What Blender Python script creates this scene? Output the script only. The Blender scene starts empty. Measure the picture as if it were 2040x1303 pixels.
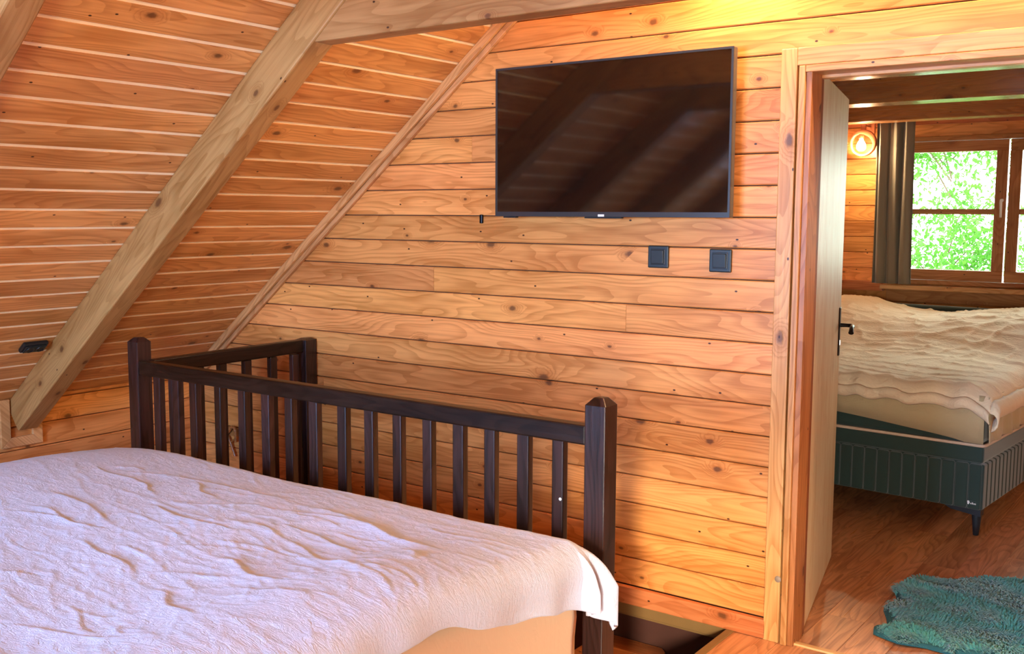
import bpy, math, random
from mathutils import Vector, Matrix, noise
random.seed(7)
scene = bpy.context.scene
COL = scene.collection
PI = math.pi

# ---------------------------------------------------------------- camera
cam_d = bpy.data.cameras.new('camera'); cam = bpy.data.objects.new('camera', cam_d); COL.objects.link(cam)
cam_d.sensor_width = 36.0; cam_d.lens = 2050.0 / 2040.0 * 36.0; cam_d.clip_start = 0.02
r_ = Vector((0.81067, 0.585485, 0.004454)); u_ = Vector((-0.067632, 0.086081, 0.993994)); f_ = Vector((-0.581582, 0.8061, -0.109381))
cam.matrix_world = Matrix(((r_[0], u_[0], -f_[0], 0.0), (r_[1], u_[1], -f_[1], -3.39606), (r_[2], u_[2], -f_[2], 1.5), (0, 0, 0, 1)))
scene.camera = cam
# ---------------------------------------------------------------- view, world, lights
vs = scene.view_settings
scene.display_settings.display_device = 'sRGB'
vs.view_transform = 'Standard'; vs.look = 'None'; vs.gamma = 1.0; vs.use_curve_mapping = False
vs.exposure = 0.46
world = bpy.data.worlds.new('world'); scene.world = world; world.use_nodes = True
bg = world.node_tree.nodes['Background']; bg.inputs[0].default_value = (0.90, 1.0, 0.93, 1); bg.inputs[1].default_value = 10.0

def light(name, kind, loc, power, color, size=0.05, rot=None, sy=None, portal=False, spec=1.0):
    d = bpy.data.lights.new(name, kind); d.energy = power; d.color = color
    if kind == 'AREA':
        d.size = size
        if sy: d.shape = 'RECTANGLE'; d.size_y = sy
        if portal: d.cycles.is_portal = True
    elif kind == 'POINT': d.shadow_soft_size = size
    d.specular_factor = spec
    o = bpy.data.objects.new(name, d); COL.objects.link(o); o.location = loc
    if rot: o.rotation_euler = rot
    return o
WARM = (1.0, 0.73, 0.42)
light('lamp_light_wall', 'POINT', (-1.47, -0.172, 2.385), 20, WARM, 0.022)
light('lamp_light_gable', 'POINT', (-0.60, -0.175, 2.67), 64, WARM, 0.03)
light('fill_light_room', 'POINT', (-0.4, -2.9, 2.3), 4, WARM, 0.12)  # added soft fill behind the camera, no lamp hangs here
light('lamp_light_far_wall', 'POINT', (-2.2, 3.64, 1.915), 11, WARM, 0.015)
light('fill_light_far_room', 'POINT', (0.95, 2.9, 1.15), 22, (1.0, 0.84, 0.62), 0.08)  # added fill for the far room's beams and floor, no bedside lamp
light('window_daylight', 'AREA', (-2.1, -5.38, 1.5), 270, (0.32, 0.56, 1.0), 1.6, (PI/2, 0, 0), 1.2)
light('lower_wall_fill_light', 'AREA', (0.9, -5.38, 0.85), 70, (1.0, 0.90, 0.78), 0.9, (PI/2, 0, 0), 1.2)  # added fill to brighten the lower gable wall
sun = light('sun', 'SUN', (3, -12, 6), 3.2, (1.0, 0.88, 0.66), rot=Vector((-0.452, 1.0, -0.262)).to_track_quat('-Z', 'Y').to_euler()); sun.data.angle = math.radians(5.0)
light('window_daylight_far', 'AREA', (-1.3, 3.98, 1.52), 1, (0.85, 1.0, 0.82), 1.3, (-PI/2, 0, 0), 0.95, portal=True)

# ---------------------------------------------------------------- helpers
WM = {}
def setmat(o, M, parent=None):
    if parent is not None:
        o.parent = parent
        PM = WM.get(parent.name, Matrix.Identity(4)); o.matrix_basis = PM.inverted() @ M
    else: o.matrix_basis = M
    WM[o.name] = M.copy()
ID = Matrix.Identity(4)
class G:
    def __init__(s): s.v = []; s.f = []; s.sm = []
    def add(s, vs, fs, smooth=False):
        b = len(s.v); s.v += [tuple(v) for v in vs]; s.f += [tuple(i + b for i in f) for f in fs]; s.sm += [smooth] * len(fs); return s
    def box(s, lo, hi, M=None):
        x0, y0, z0 = lo; x1, y1, z1 = hi
        vs = [(x0,y0,z0),(x1,y0,z0),(x1,y1,z0),(x0,y1,z0),(x0,y0,z1),(x1,y0,z1),(x1,y1,z1),(x0,y1,z1)]
        if M is not None: vs = [M @ Vector(v) for v in vs]
        return s.add(vs, [(0,3,2,1),(4,5,6,7),(0,1,5,4),(1,2,6,5),(2,3,7,6),(3,0,4,7)])
    def tube(s, pts, rad, n=10, cap=True):
        pts = [Vector(p) for p in pts]; m = len(pts); vs = []
        rr = rad if isinstance(rad, (list, tuple)) else [rad] * m
        up = Vector((0, 0, 1)); d0 = (pts[1] - pts[0]).normalized()
        if abs(d0.dot(up)) > .9: up = Vector((1, 0, 0))
        for i, p in enumerate(pts):
            d = (pts[min(i+1, m-1)] - pts[max(i-1, 0)]).normalized()
            a = d.cross(up).normalized(); b = d.cross(a).normalized(); up = -b if False else up
            for k in range(n):
                t = 2*PI*k/n; vs.append(p + rr[i]*(math.cos(t)*a + math.sin(t)*b))
        fs = [(i*n+k, i*n+(k+1)%n, (i+1)*n+(k+1)%n, (i+1)*n+k) for i in range(m-1) for k in range(n)]
        s.add(vs, fs, True)
        if cap: s.add(vs[:n], [tuple(range(n))[::-1]]); s.add(vs[-n:], [tuple(range(n))])
        return s
    def lathe(s, prof, M=None, n=20):
        vs = []
        for (r, z) in prof:
            for k in range(n):
                t = 2*PI*k/n; v = Vector((r*math.cos(t), r*math.sin(t), z)); vs.append(M @ v if M is not None else v)
        return s.add(vs, [(i*n+k, i*n+(k+1)%n, (i+1)*n+(k+1)%n, (i+1)*n+k) for i in range(len(prof)-1) for k in range(n)], True)
def mesh_of(g, name, mat):
    me = bpy.data.meshes.new(name); me.from_pydata(g.v, [], g.f)
    me.polygons.foreach_set('use_smooth', g.sm); me.update()
    if mat: me.materials.append(mat)
    return me
def obj(name, g, mat, parent=None, M=ID, bevel=0, seg=2):
    me = g if isinstance(g, bpy.types.Mesh) else mesh_of(g, name, mat)
    o = bpy.data.objects.new(name, me); COL.objects.link(o); setmat(o, M, parent)
    if bevel:
        b = o.modifiers.new('bevel', 'BEVEL'); b.width = bevel; b.segments = seg; b.limit_method = 'ANGLE'; b.angle_limit = .7
    return o
def empty(name, M=ID):
    o = bpy.data.objects.new(name, None); COL.objects.link(o); setmat(o, M); o.empty_display_size = .05; return o
def T(x, y, z): return Matrix.Translation((x, y, z))
def frame(o, X, Y, Z):
    return Matrix(((X[0],Y[0],Z[0],o[0]),(X[1],Y[1],Z[1],o[1]),(X[2],Y[2],Z[2],o[2]),(0,0,0,1)))
def tag(o, label, cat, group=None):
    o['label'] = label; o['category'] = cat
    if group: o['group'] = group
    return o
def thing(name, label, cat, M=ID, group=None): return tag(empty(name, M), label, cat, group)
def struct(o): o['kind'] = 'structure'; return o

# ---------------------------------------------------------------- materials
def newmat(name):
    m = bpy.data.materials.new(name); m.use_nodes = True; nt = m.node_tree
    return m, nt, nt.nodes['Principled BSDF']
class N:
    def __init__(s, nt): s.nt = nt
    def n(s, t, **k):
        nd = s.nt.nodes.new(t)
        for a, b in k.items(): setattr(nd, a, b)
        return nd
    def l(s, a, b): s.nt.links.new(a, b)
    def inp(s, sock, v):
        if isinstance(v, bpy.types.NodeSocket): s.l(v, sock)
        else: sock.default_value = v
    def math(s, op, a, b=0.0, c=None, clamp=False):
        nd = s.n('ShaderNodeMath', operation=op, use_clamp=clamp); s.inp(nd.inputs[0], a); s.inp(nd.inputs[1], b)
        if c is not None: s.inp(nd.inputs[2], c)
        return nd.outputs[0]
    def noise(s, vec, scale, detail=3, rough=.5, dist=0.0):
        nd = s.n('ShaderNodeTexNoise'); s.l(vec, nd.inputs['Vector']); nd.inputs['Scale'].default_value = scale
        nd.inputs['Detail'].default_value = detail; nd.inputs['Roughness'].default_value = rough; nd.inputs['Distortion'].default_value = dist
        return nd.outputs['Fac']
    def comb(s, x, y, z):
        nd = s.n('ShaderNodeCombineXYZ'); s.inp(nd.inputs[0], x); s.inp(nd.inputs[1], y); s.inp(nd.inputs[2], z); return nd.outputs[0]
    def mapr(s, v, a, b, c=0.0, d=1.0, smooth=True):
        nd = s.n('ShaderNodeMapRange', clamp=True, interpolation_type='SMOOTHSTEP' if smooth else 'LINEAR'); s.inp(nd.inputs[0], v)
        for i, q in enumerate((a, b, c, d)): nd.inputs[i+1].default_value = q
        return nd.outputs[0]
    def mix(s, f, a, b, blend='MIX'):
        nd = s.n('ShaderNodeMix', data_type='RGBA', blend_type=blend); s.inp(nd.inputs[0], f); s.inp(nd.inputs[6], a); s.inp(nd.inputs[7], b); return nd.outputs[2]
    def bump(s, h, strength, dist=.01):
        nd = s.n('ShaderNodeBump'); s.l(h, nd.inputs['Height']); nd.inputs['Strength'].default_value = strength; nd.inputs['Distance'].default_value = dist; return nd.outputs[0]
def c4(c): return (c[0], c[1], c[2], 1)
def wood(name, base, axis='x', dark=.62, knots=1.0, knotcol=(.10, .035, .012), rough=.38, grain=1.0, vary=.16, bump=.25, spec=.35, pits=True, huev=.0):
    m, nt, p = newmat(name); q = N(nt)
    tc = q.n('ShaderNodeTexCoord'); oi = q.n('ShaderNodeObjectInfo'); rnd = oi.outputs['Random']
    sep = q.n('ShaderNodeSeparateXYZ'); q.l(tc.outputs['Object'], sep.inputs[0]); X, Y, Z = sep.outputs
    if axis == 'x': L, A, B = X, Y, Z
    elif axis == 'y': L, A, B = Y, X, Z
    else: L, A, B = Z, X, Y
    Lr = q.math('ADD', L, q.math('MULTIPLY', rnd, 53.0)); Tt = q.math('ADD', q.math('ADD', A, B), q.math('MULTIPLY', rnd, 31.0))
    # knots: sparse cells in the board's own plane
    vo = q.n('ShaderNodeTexVoronoi', feature='F1', voronoi_dimensions='2D'); q.l(q.comb(q.math('MULTIPLY', Lr, 3.2), q.math('MULTIPLY', Tt, 5.5), 0.0), vo.inputs['Vector']); vo.inputs['Scale'].default_value = 1.0; vo.inputs['Randomness'].default_value = 1.0
    sc = q.n('ShaderNodeSeparateColor'); q.l(vo.outputs['Color'], sc.inputs[0])
    keep = q.math('GREATER_THAN', sc.outputs[0], .60)
    rs = q.math('MULTIPLY_ADD', q.math('MULTIPLY', sc.outputs[1], sc.outputs[1]), .050, .026)
    dn = q.math('DIVIDE', vo.outputs['Distance'], rs)
    dn = q.math('ADD', dn, q.math('MULTIPLY', q.math('SUBTRACT', q.noise(q.comb(Lr, Tt, 0.0), 60, 2), .5), .9))
    kn = q.math('MULTIPLY', q.math('MULTIPLY', q.mapr(dn, 1.5, .5), keep), knots*.82)
    halo = q.math('MULTIPLY', q.mapr(dn, 4.0, .9), keep)
    # cathedral rings bent round the knots
    warp = q.noise(q.comb(q.math('MULTIPLY', Lr, .9), q.math('MULTIPLY', Tt, 5.0), rnd), 1.0, 2)
    ring = q.math('ADD', q.math('MULTIPLY', Tt, 26.0), q.math('ADD', q.math('MULTIPLY', warp, 22.0), q.math('MULTIPLY', halo, 3.0)))
    sn = q.math('FRACT', ring); rg = q.math('MULTIPLY', q.mapr(sn, .35, .97), q.mapr(sn, 1.0, .97))
    fine = q.noise(q.comb(q.math('MULTIPLY', Lr, 3.0), q.math('MULTIPLY', Tt, 95.0), rnd), 1.0, 3, .6)
    blot = q.noise(q.comb(q.math('MULTIPLY', Lr, 1.6), q.math('MULTIPLY', Tt, 9.0), rnd), 1.0, 3, .6)
    g = q.math('ADD', q.math('MULTIPLY', rg, .46*grain), q.math('ADD', q.math('MULTIPLY', q.mapr(fine, .35, .75), .42*grain), q.math('MULTIPLY', q.mapr(blot, .40, .70), .62)))
    g = q.math('MULTIPLY', g, 1.0, clamp=True)
    drk = (base[0]*dark, base[1]*dark*.82, base[2]*dark*.62)
    col = q.mix(g, c4(base), c4(drk))
    col = q.mix(q.math('MULTIPLY', halo, .45), col, c4((drk[0]*.85, drk[1]*.72, drk[2]*.6)))
    col = q.mix(kn, col, c4(knotcol))
    if pits:
        v2 = q.n('ShaderNodeTexVoronoi', feature='F1', voronoi_dimensions='2D'); q.l(q.comb(q.math('MULTIPLY', Lr, 4.1), q.math('MULTIPLY', Tt, 7.0), 3.0), v2.inputs['Vector']); v2.inputs['Scale'].default_value = 1.0
        s2 = q.n('ShaderNodeSeparateColor'); q.l(v2.outputs['Color'], s2.inputs[0])
        pt = q.math('MULTIPLY', q.mapr(v2.outputs['Distance'], .028, .016), q.math('GREATER_THAN', s2.outputs[1], .5))
        col = q.mix(pt, col, c4((knotcol[0]*.5, knotcol[1]*.5, knotcol[2]*.5)))
    hs = q.n('ShaderNodeHueSaturation'); q.l(col, hs.inputs['Color'])
    q.inp(hs.inputs['Value'], q.math('MULTIPLY_ADD', rnd, 2*vary, 1.0-vary))
    r2 = q.math('FRACT', q.math('MULTIPLY', rnd, 17.3))
    q.inp(hs.inputs['Hue'], q.math('MULTIPLY_ADD', r2, .008, .495 + huev)); hs.inputs['Saturation'].default_value = 1.0
    q.l(hs.outputs[0], p.inputs['Base Color'])
    q.inp(p.inputs['Roughness'], q.math('MULTIPLY_ADD', fine, .14, rough-.07))
    p.inputs['Specular IOR Level'].default_value = spec
    q.l(q.bump(q.math('SUBTRACT', q.math('MULTIPLY', fine, -.6), q.math('MULTIPLY', kn, .5)), bump, .003), p.inputs['Normal'])
    return m
def plain(name, col, rough=.5, metal=0.0, spec=.5, nscale=0, namt=.15, bump=0.0, bs=80, emit=None, es=0, sheen=0.0, coat=0.0, ior=None):
    m, nt, p = newmat(name); q = N(nt)
    p.inputs['Roughness'].default_value = rough; p.inputs['Metallic'].default_value = metal; p.inputs['Specular IOR Level'].default_value = spec
    tc = q.n('ShaderNodeTexCoord')
    if ior: p.inputs['IOR'].default_value = ior
    if nscale:
        f = q.noise(tc.outputs['Object'], nscale, 3); q.l(q.mix(f, c4([x*(1-namt) for x in col]), c4([x*(1+namt) for x in col])), p.inputs['Base Color'])
    else: p.inputs['Base Color'].default_value = c4(col)
    if bump: q.l(q.bump(q.noise(tc.outputs['Object'], bs, 4), bump, .004), p.inputs['Normal'])
    if emit: p.inputs['Emission Color'].default_value = c4(emit); p.inputs['Emission Strength'].default_value = es
    if sheen: p.inputs['Sheen Weight'].default_value = sheen
    if coat: p.inputs['Coat Weight'].default_value = coat; p.inputs['Coat Roughness'].default_value = .15
    return m
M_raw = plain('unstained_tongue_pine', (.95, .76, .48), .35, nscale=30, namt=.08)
PINE = (.79, .335, .095)
M_wall = wood('pine_wall', PINE)
M_roof = wood('pine_roof', (.78, .375, .125), vary=.13)
M_rafter = wood('pine_rafter', (.44, .235, .080), dark=.62, vary=.06, grain=.9, rough=.42, knots=1.0)
M_trim = wood('pine_trim', (.72, .39, .16), vary=.08, knots=.8)
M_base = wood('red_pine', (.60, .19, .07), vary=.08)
M_jamb = wood('door_jamb_pine', (.50, .20, .065), axis='z', vary=.12)
M_jred = wood('door_jamb_red', (.26, .085, .03), axis='z', vary=.05, knots=0)
M_trimz = wood('pine_trim_upright', (.68, .34, .12), axis='z', vary=.10)
M_head = wood('pine_head', (.66, .33, .12), vary=.08)
M_leaf = wood('door_leaf_wood', (.80, .68, .44), axis='z', dark=.84, knots=0, vary=.02, pits=False, grain=.8, rough=.45)
M_floor = wood('laminate_floor', (.72, .33, .14), dark=.50, vary=.16, knots=.3, pits=False, rough=.30, bump=.12)
M_thr = wood('threshold_wood', (.85, .50, .20), vary=.05, knots=0, pits=False)
M_darkz = wood('dark_stain_upright', (.034, .014, .013), axis='z', dark=.2, knots=0, vary=.25, rough=.30, spec=.6, pits=False, knotcol=(.01,.005,.005), bump=.35)
M_dark = wood('dark_stain', (.022, .010, .006), dark=.3, knots=0, vary=.15, rough=.34, spec=.3, pits=False, bump=.35)
M_beam = wood('far_beam_pine', (.42, .17, .045), vary=.08, rough=.28, dark=.6, spec=.8, bump=.08)
M_win = wood('window_wood', (.45, .20, .07), vary=.08, knots=.3, rough=.33)
M_winz = wood('window_wood_upright', (.45, .20, .07), axis='z', vary=.08, knots=.3, rough=.33)
M_tread = wood('stair_tread_wood', (.50, .19, .06), vary=.05, knots=.2)
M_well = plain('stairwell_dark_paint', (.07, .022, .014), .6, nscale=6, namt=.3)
M_olive = plain('olive_brown_edge', (.20, .11, .035), .5, nscale=10)
M_black = plain('black_plastic', (.012, .015, .016), .35)
M_switch = plain('anthracite_plastic', (.012, .018, .018), .42)
M_iron = plain('black_iron', (.012, .010, .010), .35, metal=.6)
M_chrome = plain('chrome', (.8, .8, .8), .2, metal=1)
M_white = plain('white_label', (.8, .8, .8), .5)
M_bezel = plain('television_bezel', (.03, .032, .034), .28)
M_bezel2 = plain('television_edge_grey', (.12, .13, .12), .3, metal=.5)
M_screen = plain('television_screen', (.004, .0035, .003), .06, ior=1.85)
M_ground = plain('garden_ground', (.26, .48, .14), .9, nscale=1)
M_teal = plain('teal_fur', (.045, .40, .33), .8, nscale=14, namt=.45, sheen=.6)
M_teal2 = plain('teal_fur_backing', (.02, .12, .12), .9)

def cloth(name, col, wr=1.0, rough=.72, sheen=.2, stretch=(3, 9, 3)):
    m, nt, p = newmat(name); q = N(nt)
    tc = q.n('ShaderNodeTexCoord'); mp = q.n('ShaderNodeMapping'); q.l(tc.outputs['Object'], mp.inputs[0]); mp.inputs['Scale'].default_value = stretch; mp.inputs['Rotation'].default_value = (0, 0, .25)
    n1 = q.noise(mp.outputs[0], 1.6, 4, .6, .8); r1 = q.math('ABSOLUTE', q.math('SUBTRACT', n1, .5))
    n2 = q.noise(mp.outputs[0], 4.3, 3, .6, 1.2); r2 = q.math('ABSOLUTE', q.math('SUBTRACT', n2, .5))
    h = q.math('ADD', q.mapr(r1, 0, .07), q.math('MULTIPLY', q.mapr(r2, 0, .09), .6))
    weave = q.noise(tc.outputs['Object'], 420, 2)
    h = q.math('ADD', h, q.math('MULTIPLY', weave, .05))
    p.inputs['Base Color'].default_value = c4(col); p.inputs['Roughness'].default_value = rough; p.inputs['Sheen Weight'].default_value = sheen
    q.l(q.bump(h, .55*wr, .006), p.inputs['Normal']); p.inputs['Specular IOR Level'].default_value = .35
    return m
M_duvet = cloth('duvet_cotton', (.50, .57, .76), .45, rough=.6, stretch=(7, 22, 7))
M_sheet = cloth('mattress_sheet', (.66, .48, .31), .10, stretch=(1.5, 3, 1.5))
M_duvet2 = cloth('far_duvet_cotton', (.86, .68, .45), .5, stretch=(3, 8, 3))
M_sheet2 = cloth('far_sheet', (.52, .40, .22), .3)
M_green = plain('dark_green_velvet', (.010, .034, .026), .75, nscale=5, namt=.25, sheen=.5, bump=.1, bs=200)
M_pipe = plain('beige_piping', (.62, .45, .32), .6)
M_steel = plain('dark_bed_leg', (.03, .04, .05), .35, metal=.5)
M_curt = plain('brown_curtain_cloth', (.17, .135, .085), .8, nscale=3, namt=.12, sheen=.25, bump=.1, bs=300)
def glass():
    m, nt, p = newmat('window_glass'); nt.nodes.remove(p); q = N(nt)
    tr = q.n('ShaderNodeBsdfTransparent'); tr.inputs[0].default_value = (.96, .99, .96, 1); gl = q.n('ShaderNodeBsdfGlossy'); gl.inputs['Roughness'].default_value = .02
    fr = q.n('ShaderNodeFresnel'); fr.inputs[0].default_value = 1.45; mx = q.n('ShaderNodeMixShader')
    q.l(fr.outputs[0], mx.inputs[0]); q.l(tr.outputs[0], mx.inputs[1]); q.l(gl.outputs[0], mx.inputs[2]); q.l(mx.outputs[0], nt.nodes['Material Output'].inputs[0]); return m
M_glass = glass()
def leafmat():
    m, nt, p = newmat('tree_leaf'); q = N(nt); tc = q.n('ShaderNodeTexCoord')
    f = q.noise(tc.outputs['Object'], 2.5, 3); q.l(q.mix(q.mapr(f, .3, .7), c4((.025, .12, .012)), c4((.07, .22, .03))), p.inputs['Base Color'])
    p.inputs['Roughness'].default_value = .5
    t = q.n('ShaderNodeBsdfTranslucent'); t.inputs[0].default_value = (.12, .30, .04, 1); mx = q.n('ShaderNodeMixShader'); mx.inputs[0].default_value = .5
    q.l(p.outputs[0], mx.inputs[1]); q.l(t.outputs[0], mx.inputs[2]); q.l(mx.outputs[0], nt.nodes['Material Output'].inputs[0]); return m
M_leafg = leafmat(); M_bark = plain('tree_bark', (.10, .07, .045), .9, nscale=8)
M_bulb = plain('lit_bulb', (1, .9, .7), .4, emit=(1, .80, .45), es=30)
M_ring = plain('lamp_ring_wood', (.50, .16, .06), .4, nscale=12)

# ---------------------------------------------------------------- board helpers
def plank(name, parent, mat, M, xa, xb, w0, w1, th=.018, ch=.0036, gap=.0018, proud=0.0, tongue=0.0):
    """one board: length along local x (ends given as functions of local y), face towards local z"""
    fa = xa if callable(xa) else (lambda t: xa); fb = xb if callable(xb) else (lambda t: xb)
    a, b = w0 + gap, w1 - gap; n = proud
    cs = [(a, -th), (a, n-ch), (a+ch, n), (b-ch, n), (b, n-ch), (b, -th)] if not tongue else [(a, -th), (a, n-.003), (a+.003, n), (b-tongue, n), (b-tongue, n-.002), (b, n-.0045), (b, -th)]
    x0 = min(fa(a), fa(b)); g = G(); vs = [(fa(t)-x0, t-w0, z) for t, z in cs] + [(fb(t)-x0, t-w0, z) for t, z in cs]
    k = len(cs); fs = [(i, i+k, (i+1) % k+k, (i+1) % k) for i in range(k)] + [tuple(range(k)), tuple(range(2*k-1, k-1, -1))]
    g.add(vs, fs); me = mesh_of(g, name, mat)
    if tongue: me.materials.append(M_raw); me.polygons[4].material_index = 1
    return obj(name, me, mat, parent, M @ T(x0, w0, 0))
def split(x0, x1, n_max=1, margin=.4):
    cuts = [x0]
    if x1-x0 > 2*margin and n_max:
        for _ in range(n_max): cuts.append(random.uniform(x0+margin, x1-margin))
    cuts = sorted(cuts + [x1]); return [(cuts[i], cuts[i+1]) for i in range(len(cuts)-1) if cuts[i+1]-cuts[i] > .05]
def bar(name, parent, mat, p0, p1, w, h, up=(0, 0, 1), bevel=.003, off=(0, 0)):
    """squared timber from p0 to p1; w across, h along 'up'; local x is the length"""
    p0, p1 = Vector(p0), Vector(p1); X = (p1-p0); L = X.length; X.normalize(); U = Vector(up); Y = U.cross(X).normalized(); Z = X.cross(Y)
    g = G().box((0, -w/2+off[0], -h/2+off[1]), (L, w/2+off[0], h/2+off[1])); return obj(name, g, mat, parent, frame(p0, X, Y, Z), bevel)

TAN = 0.7936; TH = math.atan(TAN); CS, SN = math.cos(TH), math.sin(TH)
KX = -4.545; ZR0 = .809; XR0 = -4.345
def roofz(x): return ZR0 + TAN*(x-XR0)
def roofx(z): return XR0 + (z-ZR0)/TAN
RX = -.70; RZ = roofz(RX); KX2 = 2*RX-KX; YB = -5.5; KZ = roofz(KX)
PITCH = .1092

# ================================================================ SETTING
# ---- gable wall with the door
wall = struct(empty('wall_back'))
core = G()
def poly_y(g, pts, y0, y1):
    n = len(pts); g.add([(x, y0, z) for x, z in pts] + [(x, y1, z) for x, z in pts], [tuple(range(n)), tuple(range(2*n-1, n-1, -1))] + [(i, i+n, (i+1) % n+n, (i+1) % n) for i in range(n)])
DX0, DX1, DZ = -1.27, -.33, 1.99
poly_y(core, [(KX, -.05), (DX0, -.05), (DX0, DZ), (roofx(DZ), DZ), (KX, KZ)], .019, .10)
poly_y(core, [(DX1, -.05), (KX2, -.05), (KX2, KZ), (2*RX-roofx(DZ), DZ), (DX1, DZ)], .019, .10)
poly_y(core, [(roofx(DZ), DZ), (2*RX-roofx(DZ), DZ), (RX, RZ)], .019, .10)
M_gap = plain('groove_shade_backing', (.06, .022, .010), .8)  # shade between the boards, put into the core's colour
struct(obj('wall_core', core, M_gap, wall))
MW = frame((0, 0, 0), (1, 0, 0), (0, 0, 1), (0, -1, 0))
z0 = .0717 - PITCH*0
k = 0
zz = .0717
def lx(z): return roofx(z) if z > KZ else KX
while zz < RZ-.03:
    a, b = zz, min(zz+PITCH, RZ)
    if a > RZ-.12: b = RZ-.01
    L = (lambda t: lx(t)); R = (lambda t: 2*RX-lx(t))
    def sp(fl, fr, nmax):
        xs = max(fl(a), fl(b))+.35; xe = min(fr(a), fr(b))-.35
        if nmax and xe > xs:
            c = random.uniform(xs, xe); plank('plank', wall, M_wall, MW, fl, c-.0006, a, b, proud=random.uniform(-.0006, .0006)); plank('plank', wall, M_wall, MW, c+.0006, fr, a, b, proud=random.uniform(-.0006, .0006))
        else: plank('plank', wall, M_wall, MW, fl, fr, a, b)
    if b <= 2.04:
        sp(L, (lambda t: -1.30), random.random() < .35); sp((lambda t: -.30), R, 0)
    else: sp(L, R, random.random() < .5)
    zz += PITCH
# ---- baseboard under it and the mouldings up the slope
struct(obj('baseboard_back', G().box((0, 0, 0), (KX*-1-1.322, .024, .069)), M_base, None, T(KX, -.022, .002), .004))
def slope_trim(name, drop0, w, y0, y1, mat):
    # strip lying on the gable wall directly under the roof slope
    p0 = Vector((KX, 0, KZ)); X = Vector((CS, 0, SN)); Z = Vector((SN, 0, -CS)); L = (RX-KX)/CS
    M = frame(p0, X, Vector((0, 1, 0)).cross(Vector((0,0,0))) if False else Vector((0, 1, 0)), -Z)
    g = G().box((0, y0, -drop0-w), (L, y1, -drop0)); return struct(obj(name, g, mat, None, M, .003))
slope_trim('trim_1', .000, .034, -.034, -.001, M_trim)
slope_trim('trim_2', .036, .022, -.020, -.001, M_trim)

# ---- left knee wall
wl = struct(empty('wall_left'))
struct(obj('wall_core', G().box((KX-.10, YB, -.05), (KX-.019, 0, KZ+.02)), M_gap, wl))
ML = frame((KX, 0, 0), (0, 1, 0), (0, 0, 1), (1, 0, 0))
zt = [.63 - .1092*i for i in range(6)]
rows = [(.63, KZ)] + [(zt[i+1], zt[i]) for i in range(5)] + [(0.0, zt[5])]
for a, b in rows:
    if b-a < .012: continue
    for x0, x1 in split(YB, 0, 1, 1.2): plank('plank', wl, M_wall, ML, x0+.0005, x1-.0005, a, b)

# ---- left roof slope, boarded
ceil = struct(empty('ceiling'))
th = .05
struct(obj('roof_core', G().box((0, 0, .019), (abs(YB), (RX-KX)/CS+.1, .07), ), M_roof, ceil, frame((KX, 0, KZ), (0, -1, 0), (CS, 0, SN), (-SN, 0, CS))))
MR = frame((KX, YB, KZ), (0, 1, 0), (CS, 0, SN), (SN, 0, -CS))
PR = .0845/CS; s_ref = (-3.0409-KX)/CS; s = s_ref - PR*math.floor(s_ref/PR); smax = (RX-KX)/CS
edges = [0.0]
while s < smax-.01: edges.append(s); s += PR
edges.append(smax)
for i in range(len(edges)-1):
    a, b = edges[i], edges[i+1]
    if b-a < .015: continue
    if i == 22: segs = [(0, 5.5-.80), (5.5-.80, 5.5)]
    elif random.random() < .45:
        c = 5.5 - random.choice([1.94, 2.9, .95]); segs = [(0, c), (c, 5.5)]
    else: segs = [(0, 5.5)]
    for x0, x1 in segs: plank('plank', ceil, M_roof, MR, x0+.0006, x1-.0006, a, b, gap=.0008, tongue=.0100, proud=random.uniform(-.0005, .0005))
# right slope, right knee wall and the gable behind the camera
c2 = struct(empty('ceiling_right'))
MR2 = frame((KX2, YB, KZ), (0, 1, 0), (-CS, 0, SN), (-SN, 0, -CS))
struct(obj('slope_panel', G().box((0, 0, .0), (5.5, smax, .05)), M_roof, c2, frame((KX2, 0, KZ), (0, -1, 0), (-CS, 0, SN), (SN, 0, CS))))
struct(obj('wall_right', G().box((KX2, YB, -.05), (KX2+.1, 0, KZ+.03)), M_wall))
wf = G()
WX0, WX1, WZ0, WZ1 = -2.9, -1.3, .90, 2.08
poly_y(wf, [(KX, -.05), (.40, -.05), (.40, WZ0), (roofx(WZ0), WZ0), (KX, KZ)], YB-.1, YB)
XR2 = 2*RX-roofx(2.02)
poly_y(wf, [(1.35, -.05), (KX2, -.05), (KX2, KZ), (XR2, 2.02), (1.35, 2.02)], YB-.1, YB)
poly_y(wf, [(roofx(WZ0), WZ0), (WX0, WZ0), (WX0, min(WZ1, roofz(WX0)))], YB-.1, YB)
poly_y(wf, [(WX0, WZ1), (WX1, WZ1), (WX1, roofz(WX1)), (roofx(WZ1), WZ1)], YB-.1, YB)
BX0, BX1, BZ = .40, 1.35, 2.02      # unseen opening, added to let the sun onto the lower wall
poly_y(wf, [(WX1, WZ0), (BX0, WZ0), (BX0, BZ), (2*RX-roofx(BZ), BZ), (RX, RZ), (WX1, roofz(WX1))], YB-.1, YB)
struct(obj('wall_front', wf, M_wall))
struct(obj('window_sun_block', G().box((WX0, YB-.09, WZ0), (WX1, YB-.06, WZ1)), plain('sun_block_white', (.7, .7, .68), .6)))  # unseen opaque board, added to keep the sun out of this opening

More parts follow.
